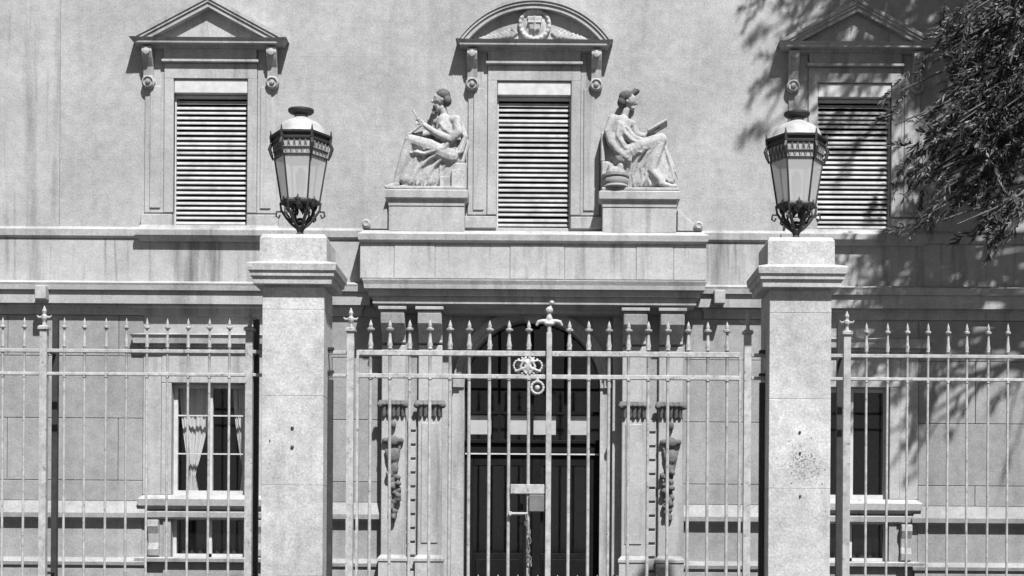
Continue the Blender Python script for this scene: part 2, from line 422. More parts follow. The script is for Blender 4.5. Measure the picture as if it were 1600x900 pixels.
# central attic block, its string course and statue plinths
b = MB(); b.box(CL, CR, -.34, .01, fz(438, .3), fz(381, .34)); b.build('central_attic', M['attic'], H)
for i, (a, c) in enumerate(((0, .5), (.5, 1.1), (1.1, 2.2), (2.2, 3.0), (3.0, 4.05), (4.05, 4.6), (4.6, CR - CL))):
    MB().box(CL + a + .004, CL + c - .004, -.352 - .004 * (i % 2), -.338, fz(437, .3), fz(383, .34)).build('attic_panel', M['attic'], H, bevel=.004)
string(CL + .05, CR - .05, -.34, [(0, fz(381, .34)), (.03, fz(379, .36)), (.07, fz(376, .4)), (.08, fz(367, .4)), (.03, fz(363, .4)), (0, fz(360, .4))], 'central_string')
PL = [(fx(601, .4), fx(724, .4)), (fx(936, .4), fx(1056, .4))]
for x0, x1 in PL:
    MB().box(x0 + .02, x1 - .02, -.36, .01, fz(360, .4) - .02, fz(322, .4)).build('plinth', M['trim'], H, bevel=.01)
    MB().rings(x0 + .02, x1 - .02, -.37, .01, [(0, fz(322, .4) + .002), (.005, fz(312, .4)), (.05, fz(310, .4)), (.055, fz(299, .4)), (.03, fz(297, .4))], back=False).build('plinth_slab', M['trim'], H)
# scrolls at the ends of the plinths
for s, x in ((-1, PL[0][0]), (1, PL[1][1])):
    pts = [(x + s * .0, fz(360, .3)), (x + s * .36, fz(360, .3)), (x + s * .37, fz(352, .3)), (x + s * .24, fz(348, .3)), (x + s * .12, fz(338, .3)), (x + s * .04, fz(328, .3)), (x, fz(326, .3))]
    MB().prism(pts, 'y', -.32, .01).build('scroll', M['trim'], H, bevel=.008)
    MB().lathe((x + s * .31, -.31, fz(352, .3)), [(.07, 0), (.07, .04), (.04, .06), (.02, .05)], 12, axis='y').build('scroll_eye', M['trim'], H, True)

# ---- portal: arched opening, entablature on consoles, pilasters
ENT = (fx(566, .6), fx(1099, .6))
ex0, ex1 = ENT[0] + .4, ENT[1] - .4
string(ex0, ex1, -.24, [(0, fz(489, .3)), (.0, fz(484, .3)), (.28, fz(475, .55)), (.285, fz(463, .55)), (.335, fz(462.5, .6)), (.34, fz(453, .6)), (.395, fz(452.5, .6)), (.4, fz(446, .6)), (.42, fz(440, .6)), (.42, fz(438, .6)), (.1, fz(436, .4))], 'entablature')
PW = .17; SPY = -.15
px0, px1 = fx(596, PW), fx(1068, PW)           # portal wall ends
arc = [(AX + DR * math.cos(R(a)), DSP + DR * math.sin(R(a))) for a in range(180, -1, -6)]
ztop = fz(486, .15)
o = [(AX - DR - .35, DSP)] + [(max(AX - DR - .35, min(AX + DR + .35, AX + (DR + .35) * 1.35 * math.cos(R(a)))), ztop) for a in range(174, 5, -6)] + [(AX + DR + .35, DSP)]
MB().band(o, arc, -SPY, .5).build('spandrel', M['trim'], H)
for s in (-1, 1):
    a, c = sorted((AX + s * DR, AX + s * (DR + .35))); MB().box(a, c, -SPY, .5, DOOR_Z, DSP - .001).build('door_jamb', M['trim'], H)
    a, c = sorted((AX + s * (DR + .352), px0 if s < 0 else px1)); MB().box(a, c, -PW + .003, .02, DOOR_Z - .4, ztop).build('portal_wall', M['course'], H)
for t0, t1, yf in ((.0, .06, .12), (.0602, .14, .09), (.1402, .165, .06)):
    f = lambda t: [(AX + (DR + t + .001) * math.cos(R(a)), DSP + (DR + t) * math.sin(R(a))) for a in range(180, -1, -6)]
    MB().band(f(t1), f(t0), yf, -SPY + .01).build('archivolt', M['trim'], H)
MB().prism([(AX - .1, DSP + DR - .06), (AX + .1, DSP + DR - .06), (AX + .16, ztop - .02), (AX - .16, ztop - .02)], 'y', .02, -SPY + .01).build('keystone', M['trim'], H, bevel=.015)
for s in (-1, 1):
    for k, (u0, u1) in enumerate(((140, 177), (197, 234))):
        xa, xb = sorted((AX + s * u0 / 105.5, AX + s * u1 / 105.5)); xm = (xa + xb) / 2; hw = (xb - xa) / 2
        pl = MB(); pl.box(xa, xb, -PW - .07, -PW + .02, fz(872, .2), fz(541, .2))
        if k == 0:
            pl.box(xa + .05, xb - .05, -PW - .085, -PW - .06, fz(850, .2), fz(662, .2))
        pl.build('pilaster', M['trim'], H, bevel=.01)
        MB().rings(xa, xb, -PW - .07, -PW + .02, [(.03, DOOR_Z - .1), (.03, fz(880, .2)), (.045, fz(878, .2)), (.045, fz(874, .2)), (.0, fz(868, .2))], back=False).build('pilaster_base', M['trim'], H)
        # console carrying the entablature
        zt, zb = fz(487, .4), fz(540, .2)
        yb = -PW + .01
        pts = [(yb, zt), (-.48, zt), (-.5, zt - .05), (-.47, zt - .2), (-.36, zt - .28), (-.27, zt - .33), (-.24, zt - .42), (-.26, zb + .03), (yb, zb)]
        MB().prism(pts, 'x', xa, xb).build('portal_console', M['trim'], H, bevel=.012)
        MB().box(xa - .03, xb + .03, -.53, -.16, zt + .001, zt + .05).build('console_cap', M['trim'], H, bevel=.006)
        # carved capital at mid height
        g = Blob(); zc = fz(641, .25)
        for i in range(5):
            x = xa + (i + .5) * (xb - xa) / 5
            g.limb((x, -PW - .09, zc - .1), (x, -PW - .12, zc + .06), .026, .034); g.ball((x, -PW - .15, zc + .07), .03)
        g.limb((xa - .02, -PW - .11, zc + .11), (xb + .02, -PW - .11, zc + .11), .026, .026)
        for q in (xa - .015, xb + .015): g.ball((q, -PW - .13, zc + .06), .05)
        g.build('capital', M['dark_carving'], H, .011, 1)
        if k == 1:                                               # hanging trophy on the outer pilaster
            t = Blob(); Y = -PW - .11
            t.ball((xm, Y, fz(665, .25)), (.05, .06, .07)); t.limb((xm - .12, Y, fz(690, .25)), (xm + .12, Y, fz(690, .25)), .045, .045); t.ball((xm, Y - .02, fz(691, .25)), (.09, .07, .09))
            t.ball((xm, Y, fz(713, .25)), (.11, .07, .13)); t.ball((xm - .02 * s, Y, fz(733, .25)), (.07, .05, .1))
            random.seed(5 + s)
            for i in range(16):
                z = fz(738 + i * 4.8, .25); x = xm + random.uniform(-.08, .08) * (1.2 - i / 20) - .03 * s
                t.ball((x, Y - random.uniform(-.01, .05), z), (random.uniform(.03, .06), .05, random.uniform(.035, .06)))
            t.limb((xm - .1 * s, Y, fz(700, .25)), (xm + .04 * s, Y, fz(790, .25)), .022, .018); t.limb((xm + .1 * s, Y, fz(705, .25)), (xm - .04 * s, Y, fz(780, .25)), .022, .018)
            t.limb((xm, Y, fz(805, .25)), (xm - .02 * s, Y, fz(818, .25)), .035, .012)
            t.build('hanging_trophy', M['dark_carving'], H, .012, 1)
    # toothed strip between the pilasters
    xa = AX + s * 187 / 105.5
    for i in range(26):
        z = fz(655, .2) - i * .205
        if z < DOOR_Z + .1: break
        MB().box(xa - .06, xa + .06, -PW - .04, -PW + .02, z - .17, z).build('toothed_block', M['trim'], H, bevel=.006)
# door, fanlight
DY = .4
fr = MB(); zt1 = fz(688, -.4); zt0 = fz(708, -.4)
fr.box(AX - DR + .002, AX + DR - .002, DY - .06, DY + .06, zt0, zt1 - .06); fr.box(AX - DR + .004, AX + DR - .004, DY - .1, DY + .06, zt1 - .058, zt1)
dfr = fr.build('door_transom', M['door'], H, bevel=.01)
MB().box(AX - DR + .01, AX + DR - .01, DY - .075, DY + .04, zt0 - .03, zt0 - .008).build('transom_bead', M['frame'], dfr)
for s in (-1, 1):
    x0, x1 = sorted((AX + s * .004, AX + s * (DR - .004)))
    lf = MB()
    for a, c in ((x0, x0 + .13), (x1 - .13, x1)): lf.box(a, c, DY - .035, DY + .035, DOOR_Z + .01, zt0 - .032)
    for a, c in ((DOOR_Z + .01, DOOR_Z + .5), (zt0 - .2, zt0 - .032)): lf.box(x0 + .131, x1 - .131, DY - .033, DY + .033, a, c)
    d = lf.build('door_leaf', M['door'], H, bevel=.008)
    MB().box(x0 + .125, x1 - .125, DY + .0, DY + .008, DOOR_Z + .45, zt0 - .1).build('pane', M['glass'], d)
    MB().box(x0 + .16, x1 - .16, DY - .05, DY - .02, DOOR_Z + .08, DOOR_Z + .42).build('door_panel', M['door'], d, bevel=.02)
# fanlight grid
zb = zt1 + .002
fl = MB()
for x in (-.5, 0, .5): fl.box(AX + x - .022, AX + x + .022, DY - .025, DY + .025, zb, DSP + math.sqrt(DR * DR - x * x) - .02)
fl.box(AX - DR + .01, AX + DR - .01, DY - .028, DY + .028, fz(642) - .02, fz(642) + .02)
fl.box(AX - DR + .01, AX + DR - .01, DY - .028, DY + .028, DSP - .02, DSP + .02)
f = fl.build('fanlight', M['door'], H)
fa = [(AX + (DR - .01) * math.cos(R(a)), DSP + (DR - .01) * math.sin(R(a))) for a in range(180, -1, -10)]
MB().prism([(AX + DR - .01, zb), (AX - DR + .01, zb)] + fa, 'y', DY - .004, DY + .004).build('pane', M['glass'], f)
for a, c in ((-.97, -.62), (-.38, .36), (.55, .86)):             # pale panels just behind the lower fanlight
    MB().box(AX + a, AX + c, DY + .03, DY + .045, fz(676), fz(646)).build('pale_panel', M['curtain'], f)
g = Blob()
zr = fz(574)
for i in range(16):
    q = 2 * math.pi * i / 16; g.ball((AX - .03 + .2 * math.cos(q), DY - .05, zr + .15 * math.sin(q)), .03)
g.ball((AX - .03, DY - .05, zr), (.1, .04, .08)); g.chain([(AX - .25, DY - .05, zr + .1), (AX - .12, DY - .06, zr), (AX + .05, DY - .06, zr - .05), (AX + .2, DY - .05, zr + .08)], [.03] * 4)
g.ball((AX + .05, DY - .06, fz(607)), .08); g.limb((AX - .03, DY - .05, zr - .14), (AX + .03, DY - .05, fz(606)), .025, .025)
g.build('fanlight_crest', M['zinc'], f, .014, 1)
# steps
for i in range(6):
    MB().box(AX - 1.5 - .0, AX + 1.5, -.16 - .32 * (i + 1), -.161 - .32 * i, -.05, DOOR_Z - .16 * (i + 1) + .12).build('step', M['pave'], H, bevel=.01)
MB().box(AX - 1.02, AX + 1.02, -.16, .52, .5, DOOR_Z).build('threshold', M['pave'], H)

# ---- ground floor: ashlar courses, windows, plinth
def free(x0, x1, z0, z1):
    segs = [(x0, x1)]
    for w_ in (WX[0], WX[2]):
        if z1 > fz(880) and z0 < fz(528):
            ns = []
            for a, c in segs:
                l, r = w_ - .98, w_ + .98
                if r <= a or l >= c: ns.append((a, c)); continue
                if l > a: ns.append((a, l))
                if r < c: ns.append((r, c))
            segs = ns
    return segs
random.seed(3)
cz = [fz(787), fz(755), fz(658), fz(561), fz(497)]
for k in range(4):
    for a, c in ((X0, px0 - .003), (px1 + .003, X1)):
        for l, r in free(a, c, cz[k], cz[k + 1]):
            x = l + (.0 if k % 2 else -.8)
            while x < r:
                n = x + 1.65; p, q = max(x, l), min(n, r)
                if r - q < .3: q = r; n = r
                if q - p > .1:
                    MB().box(p + .004, q - .004, -.022 - random.uniform(0, .004), .01, cz[k] + .004, cz[k + 1] - .004).build('ashlar_block', M['course'], H, bevel=.005)
                x = n
for a, c, y in ((X0, WX[0] - .985, 0), (WX[0] + .985, px0 - .003, 0), (px1 + .003, WX[2] - .985, 0), (WX[2] + .985, X1, 0)):
    string(a, c, -.04, [(0, -.2), (.06, -.19), (.06, fz(893)), (.05, fz(889)), (.09, fz(887)), (.1, fz(882)), (.03, fz(875))], 'base_course', 'course')
    string(a, c, -.03, [(0, fz(876)), (0, fz(818)), (.02, fz(816)), (.11, fz(813)), (.115, fz(806)), (.0, fz(787))], 'plinth_course', 'course')
def leaf_curtain(x0, x1, xt, z1, zt, z0, parent):
    n, m = 60, 20; vs = []; fs = []
    for k in range(m + 1):
        z = z1 + (z0 - z1) * k / m
        t = min(1, max(0, (z1 - z) / (z1 - zt))); t2 = t ** 1.6
        if z < zt: t2 = 1 - .35 * (zt - z) / (zt - z0)
        for i in range(n + 1):
            u = i / n; xf = x0 + (x1 - x0) * u; xg = xt + (u - .5) * .1
            vs.append((xf + (xg - xf) * t2, .26 + .012 * math.sin(u * 41 + k * .08) + .01 * math.sin(u * 17), z))
    for k in range(m):
        for i in range(n): a = k * (n + 1) + i; fs.append((a, a + 1, a + n + 2, a + n + 1))
    b = MB(); b.add(vs, fs); b.build('curtain', M['curtain'], parent, True)
def ground_window(cx, curt):
    e = MB()
    for s in (-1, 1):
        a, c = sorted((cx + s * HW, cx + s * .7)); e.box(a, c, -.06, .02, fz(777), GZ1 + .002)
        a, c = sorted((cx + s * .702, cx + s * .978)); e.box(a, c, -.035, .02, fz(777), fz(548))
    e.box(cx - .7, cx + .7, -.062, .02, GZ1 + .004, fz(588)); e.box(cx - .7, cx + .7, -.045, .02, fz(588) + .002, fz(548))
    e.build('window_surround', M['trim'], H, bevel=.008)
    string(cx - .98, cx + .98, -.04, [(0, fz(548)), (.02, fz(546)), (.03, fz(542)), (.12, fz(540, .15)), (.13, fz(532, .15)), (.16, fz(527, .15)), (0, fz(525))], 'window_hood')
    string(cx - .93, cx + .93, -.05, [(0, fz(800)), (.02, fz(798)), (.09, fz(794)), (.1, fz(784)), (.03, fz(778)), (0, fz(777))], 'window_sill')
    string(cx - .93, cx + .93, -.045, [(0, fz(815)), (.05, fz(812)), (.06, fz(804)), (0, fz(800.5))], 'sill_moulding')
    # basement window surround and brackets
    b = MB()
    for s in (-1, 1):
        a, c = sorted((cx + s * HW, cx + s * .66)); b.box(a, c, -.05, .02, fz(880), fz(815.5))
        k = cx + s * .8
        pts = [(-.0, fz(816)), (-.13, fz(816)), (-.14, fz(826)), (-.09, fz(838)), (-.07, fz(852)), (-.1, fz(862)), (-.08, fz(872)), (0, fz(874))]
        MB().prism(pts, 'x', k - .08, k + .08).build('sill_bracket', M['statue'], H, bevel=.01)
        a, c = sorted((cx + s * .66, cx + s * .982)); b.box(a, c, -.02, .02, -.2, fz(815.5))
    b.box(cx - .66, cx + .66, -.05, .02, -.2, BZ0 - .08); b.build('basement_surround', M['course'], H)
    string(cx - .98, cx + .98, -.05, [(0, BZ0 - .078), (.08, BZ0 - .07), (.09, BZ0 - .02), (0, BZ0)], 'basement_sill')
    # joinery
    f = MB(); y0, y1 = .1, .16
    for s in (-1, 1):
        a, c = sorted((cx + s * (HW - .002), cx + s * (HW - .06))); f.box(a, c, y0, y1, GZ0 + .002, GZ1 - .002)
    f.box(cx - .035, cx + .035, y0 - .02, y1, GZ0 + .002, GZ1 - .002)
    f.box(cx - HW + .06, cx + HW - .06, y0, y1, GZ1 - .06, GZ1 - .002); f.box(cx - HW + .06, cx + HW - .06, y0, y1, GZ0 + .002, GZ0 + .08)
    if curt:
        for y in (652, 712): f.box(cx - HW + .06, cx + HW - .06, y0 + .01, y1 - .01, fz(y) - .01, fz(y) + .01)
    fo = f.build('window_frame', M['frame'], H)
    for s in (-1, 1):
        a, c = sorted((cx + s * .046, cx + s * (HW - .062))); MB().box(a, c, .128, .134, GZ0 + .082, GZ1 - .062).build('pane', M['glass'], fo)
    if curt:
        leaf_curtain(cx - .5, cx + .0, cx - .3, GZ1 - .02, fz(742), fz(790), fo); leaf_curtain(cx + .3, cx + .54, cx + .5, GZ1 - .02, fz(735), fz(790), fo)
    f = MB()
    for s in (-1, 1):
        a, c = sorted((cx + s * (HW - .002), cx + s * (HW - .05))); f.box(a, c, .1, .16, BZ0 + .002, BZ1 - .002)
    f.box(cx - .03, cx + .03, .1, .16, BZ0 + .002, BZ1 - .002)
    f.box(cx - HW + .05, cx + HW - .05, .1, .16, BZ0 + .002, BZ0 + .05)
    fo = f.build('basement_frame', M['frame'], H)
    for s in (-1, 1):
        a, c = sorted((cx + s * .031, cx + s * (HW - .052))); MB().box(a, c, .128, .134, BZ0 + .052, BZ1 - .004).build('pane', M['glass'], fo)
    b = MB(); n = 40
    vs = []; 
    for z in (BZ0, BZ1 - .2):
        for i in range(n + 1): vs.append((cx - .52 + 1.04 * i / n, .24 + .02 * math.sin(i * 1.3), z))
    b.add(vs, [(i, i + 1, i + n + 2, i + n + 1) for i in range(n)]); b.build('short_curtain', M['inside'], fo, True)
ground_window(WX[0], True); ground_window(WX[2], False)

# ------------------------------------------------------------------ gate piers and lanterns
def pier(cx, label, marks):
    t = thing('gate_pier', label, 'gate pier', (cx, FY, 0), 'gate piers')
    h = .372
    MB().rings(cx - h, cx + h, FY - h, FY + h, [(.07, 0), (.07, .55), (.04, .62), (.0, .66)]).build('base', M['pier'], t)
    zs = [.661, 1.2, 2.29, 3.37, 4.41, 4.68]
    for a, c in zip(zs[:-1], zs[1:]):
        MB().box(cx - h, cx + h, FY - h, FY + h, a + .001, c - .001).build('shaft_block', M['pier'], t, bevel=.004)
    MB().box(cx - h + .008, cx + h - .008, FY - h + .008, FY + h - .008, .6, 4.67).build('shaft_core', M['course'], t)
    MB().rings(cx - h, cx + h, FY - h, FY + h, [(-.01, 4.675), (-.01, 4.705), (.1, 4.706), (.105, 4.79), (.13, 4.795), (.135, 4.855), (.155, 4.86), (.165, 4.935), (.155, 4.95), (.04, 4.985)]).build('cap', M['pier'], t)
    MB().rings(cx - h, cx + h, FY - h, FY + h, [(.03, 4.98), (.03, 5.27), (.0, 5.32), (-.2, 5.335)]).build('pedestal', M['pier'], t)
    for dx, z, r in marks:                                       # iron stubs and lichen
        MB().lathe((cx + dx, FY - h, z), [(r, -.01), (r, .012), (r * .5, .02)], 8, axis='y').build('iron_stub', M['rust'], t)
    return t
PXL, PXR = -3.005, 3.115
pier(PXL, 'stone gate pier with two small dark iron stubs, left of the gate', [(.0, 2.98, .02), (.0, 2.75, .022), (-.27, 2.83, .008)])
pier(PXR, 'stone gate pier with a blotchy dark patch of lichen, right of the gate', [(.0, 2.97, .016), (.005, 2.72, .015), (.01, 2.2, .014)])
random.seed(12)                                                  # lichen specks on the right pier: raised crusts with a shape of their own
tp = [o for o in COL.objects if o.name.startswith('gate_pier')][-1]
lb = MB()
for i in range(90):
    a = random.uniform(0, 6.28); r = random.gauss(0, 1)
    x = PXR + .04 + .13 * random.gauss(0, 1); z = 2.56 + .14 * random.gauss(0, 1)
    if abs(x - PXR) > .35: continue
    rr = random.choice((.003, .004, .005, .006, .009))
    lb.lathe((x, FY - .372, z), [(rr, -.002), (rr * random.uniform(.7, 1), .003), (rr * .3, .005)], 7, random.random(), 'y')
lo = lb.build('lichen', M['blemish'], tp); lo['kind'] = 'stuff'

def lantern(cx, label):
    z0 = 5.335; cy = FY; t = thing('lantern', label, 'lantern', (cx, cy, z0), 'lanterns on the gate piers')
    def Z(y): return z0 + (372 - y) / 127.0
    n = 6; rot = 0.
    def P(r, i, y): a = rot + 2 * math.pi * i / n; return Vector((cx + r * math.cos(a), cy + r * math.sin(a), Z(y)))
    c = (cx, cy, 0)
    MB().lathe(c, [(.15, Z(371.8)), (.13, Z(369)), (.06, Z(366)), (.035, Z(362)), (.05, Z(358)), (.06, Z(354)), (.04, Z(350)), (.085, Z(347)), (.06, Z(343)), (.03, Z(340))], 14).build('foot', M['dark_iron'], t, True)
    for i in range(6):                                           # scroll basket
        a = rot + 2 * math.pi * i / n; d = Vector((math.cos(a), math.sin(a), 0)); cc = Vector((cx, cy, 0))
        b = MB()
        def pt(r, y): return cc + d * r + Vector((0, 0, Z(y)))
        b.tube([pt(.04, 356), pt(.1, 350), (pt(.17, 340)), pt(.235, 328), pt(.25, 316)], [.016, .018, .016, .015, .012])
        b.tube([pt(.05, 346), pt(.12, 342), pt(.17, 333), pt(.15, 323), pt(.1, 322), pt(.09, 329), pt(.12, 332)], .014)
        b.tube([pt(.24, 330), pt(.29, 330), pt(.3, 337), pt(.265, 340), pt(.25, 335)], .012)
        b.build('scroll', M['dark_iron'], t, True)
        a2 = a + math.pi / 6; d2 = Vector((math.cos(a2), math.sin(a2), 0))
        q = Blob()
        q.chain([cc + d2 * rr + Vector((0, 0, Z(y))) for rr, y in ((.17, 330), (.195, 322), (.215, 314), (.225, 307))], [.01, .022, .02, .007])
        side = Vector((-d2.y, d2.x, 0))
        for e in (-1, 1):
            for rr, y, l in ((.185, 325, .045), (.2, 318, .04)): q.limb(cc + d2 * rr + Vector((0, 0, Z(y))), cc + d2 * (rr + .02) + side * e * l + Vector((0, 0, Z(y - 5))), .02, .009)
        q.build('acanthus_leaf', M['dark_iron'], t, .013, 1)
    MB().lathe(c, [(.2, Z(321)), (.245, Z(319)), (.25, Z(316)), (.24, Z(313)), (.2, Z(312))], 6, rot).build('lower_rim', M['dark_iron'], t)
    for i in range(6):
        a, b_, c_, d_ = P(.228, i, 314), P(.228, i + 1, 314), P(.318, i + 1, 249), P(.318, i, 249)
        g = MB(); g.add([a, b_, c_, d_], [(0, 1, 2, 3)]); g.build('pane', M['lamp_glass'], t)
        MB().tube([P(.236, i, 315), P(.322, i, 247)], .011).build('corner_bar', M['dark_iron'], t)
        # pierced valance under the gallery
        v = MB()
        for k in range(5):
            u0, u1 = k / 5, (k + 1) / 5
            A, B = P(.325, i, 249).lerp(P(.325, i + 1, 249), u0), P(.325, i, 249).lerp(P(.325, i + 1, 249), u1)
            A2, B2 = P(.345, i, 225).lerp(P(.345, i + 1, 225), u0), P(.345, i, 225).lerp(P(.345, i + 1, 225), u1)
            v.tube([A2, (A + B) / 2, B2], .009, 5)
        v.tube([P(.33, i, 247), P(.33, i + 1, 247)], .009, 5)
        v.tube([P(.337, i, 237), P(.337, i + 1, 237)], .012, 5)
        v.build('valance', M['grey_iron'], t)
        g = MB(); g.add([P(.322, i, 249), P(.322, i + 1, 249), P(.338, i + 1, 226), P(.338, i, 226)], [(0, 1, 2, 3)]); g.build('upper_pane', M['zinc'], t)
        q = MB(); e = P(.365, i, 0); 
        q.tube([P(.36, i, 222), P(.37, i, 214), P(.372, i, 204)], [.022, .018, .006]); q.tube([P(.36, i, 224), P(.385, i, 232), P(.36, i, 242), P(.34, i, 250)], [.02, .024, .02, .008])
        q.build('corner_finial', M['dark_iron'], t)
    MB().lathe(c, [(.33, Z(226)), (.36, Z(224)), (.365, Z(221)), (.35, Z(219.5)), (.35, Z(217)), (.385, Z(215)), (.39, Z(212)), (.33, Z(210.5))], 6, rot).build('gallery', M['dark_iron'], t)
    MB().lathe(c, [(.32, Z(211)), (.3, Z(207)), (.29, Z(202)), (.26, Z(196)), (.21, Z(191)), (.14, Z(187)), (.09, Z(183)), (.08, Z(180))], 18).build('dome', M['zinc'], t, True)
    MB().lathe(c, [(.07, Z(184)), (.08, Z(178)), (.14, Z(176)), (.16, Z(173.5)), (.16, Z(170.5)), (.12, Z(169)), (.03, Z(168)), (.01, Z(167))], 18).build('vent_cap', M['dark_iron'], t, True)
    MB().lathe(c, [(.03, Z(318)), (.035, Z(300)), (.06, Z(292)), (.062, Z(272)), (.04, Z(266)), (.02, Z(262))], 12).build('burner', M['zinc'], t, True)
lantern(PXL + .02, 'ornate glass lantern on the left gate pier')
lantern(PXR, 'ornate glass lantern on the right gate pier, partly in front of the right window')

# ------------------------------------------------------------------ railings and gate
ZR1, ZR2 = gz(553), gz(589)
def bar_mesh(r):
    """one upright with collars and a spear top, base at z=.42, at the origin"""
    zt = gz(503); prof = [(r, .42), (r, ZR2 - .045), (r * 1.5, ZR2 - .04), (r * 1.5, ZR2 - .02), (r, ZR2 - .015), (r, ZR1 + .04), (r * 1.6, gz(546)), (r * 1.25, gz(544)), (r * 1.75, gz(540)), (r * 1.2, gz(535)), (r * .8, gz(522)), (r * .85, gz(519)),
        (r * 2.3, gz(517)), (r * 2.4, gz(514.5)), (r * 1.0, gz(513)), (r * 1.25, gz(510)), (r * .8, gz(506)), (r * .1, gz(501))]
    return MB().lathe((0, 0, 0), prof, 8)
def mesh_of(mb, name, mat):
    o = mb.build(name, mat, None, True); me = o.data; bpy.data.objects.remove(o); return me
BAR = mesh_of(bar_mesh(.0155), 'bar', M['iron']); GBAR = mesh_of(bar_mesh(.0205), 'bar', M['iron'])
def put(me, name, parent, x, y=FY, z=0):
    o = bpy.data.objects.new(name, me); COL.objects.link(o); o.parent = parent; o.location = Vector((x, y, z)) - TOP(parent); return o
def rail(parent, x0, x1, z, h=.05, d=.045, name='rail', col='iron'):
    return MB().box(x0, x1, FY - d / 2, FY + d / 2, z - h / 2, z + h / 2).build(name, M[col], parent, bevel=.006)
def post_mesh(r):
    prof_top = gz(484)
    m = MB(); m.box(-r, r, -r, r, .1, gz(520)); m.rings(-r, r, -r, r, [(.02, gz(520)), (.02, gz(516)), (0, gz(514))])
    m.lathe((0, 0, 0), [(.03, gz(514)), (.02, gz(508)), (.038, gz(503)), (.038, gz(499)), (.02, gz(496)), (.03, gz(491)), (.005, gz(483))], 8)
    m.tube([(-.09, 0, gz(498)), (-.07, 0, gz(501)), (0, 0, gz(500)), (.07, 0, gz(501)), (.09, 0, gz(498))], [.008, .014, .016, .014, .008])
    return m
POST = mesh_of(post_mesh(.043), 'post', M['iron'])
STAY = mesh_of(MB().box(-.035, .035, -.035, .035, .0, gz(494)).tube([(0, 0, gz(552)), (0, -.45, gz(552))], .018).tube([(0, 0, 1.2), (0, -.45, 1.2)], .018), 'backstay', M['dark_iron'])
for me in (POST, STAY):
    for p in me.polygons: p.use_smooth = False
def railing(xs_post, lo, hi, label, clamp):
    t = thing('iron_railing', label, 'railing', (xs_post[0], FY, 0), 'garden railings beside the gate')
    rail(t, lo, hi, ZR1, .045); rail(t, lo, hi, ZR2, .04); rail(t, lo, hi, .46, .05)
    MB().rings(lo, hi, FY - .18, FY + .18, [(.03, -.05), (.03, .3), (.05, .32), (.05, .38), (0, .42)]).build('dwarf_wall', M['pier'], t, bevel=.008)
    for x in xs_post:
        put(POST, 'post', t, x); put(STAY, 'backstay', t, x, FY + .45)
    for a, c in zip(xs_post[:-1], xs_post[1:]):
        for i in range(1, 10): 
            put(BAR, 'bar', t, a + (c - a) * i / 10 + random.uniform(-.004, .004)).rotation_euler = (R(random.uniform(-.12, .12)), R(random.uniform(-.12, .12)), random.random())
    return t
railing([gx(388), gx(67), gx(67) * 2 - gx(388)], gx(67) * 2 - gx(388), PXL - .373, 'spear-topped iron railing left of the left gate pier, in front of the curtained window', 1)
railing([gx(1321), gx(1636), gx(1636) * 2 - gx(1321)], PXR + .373, gx(1636) * 2 - gx(1321), 'spear-topped iron railing right of the right gate pier, under the tree', 1)
GA = gx(856); SP = 31.0 / 127
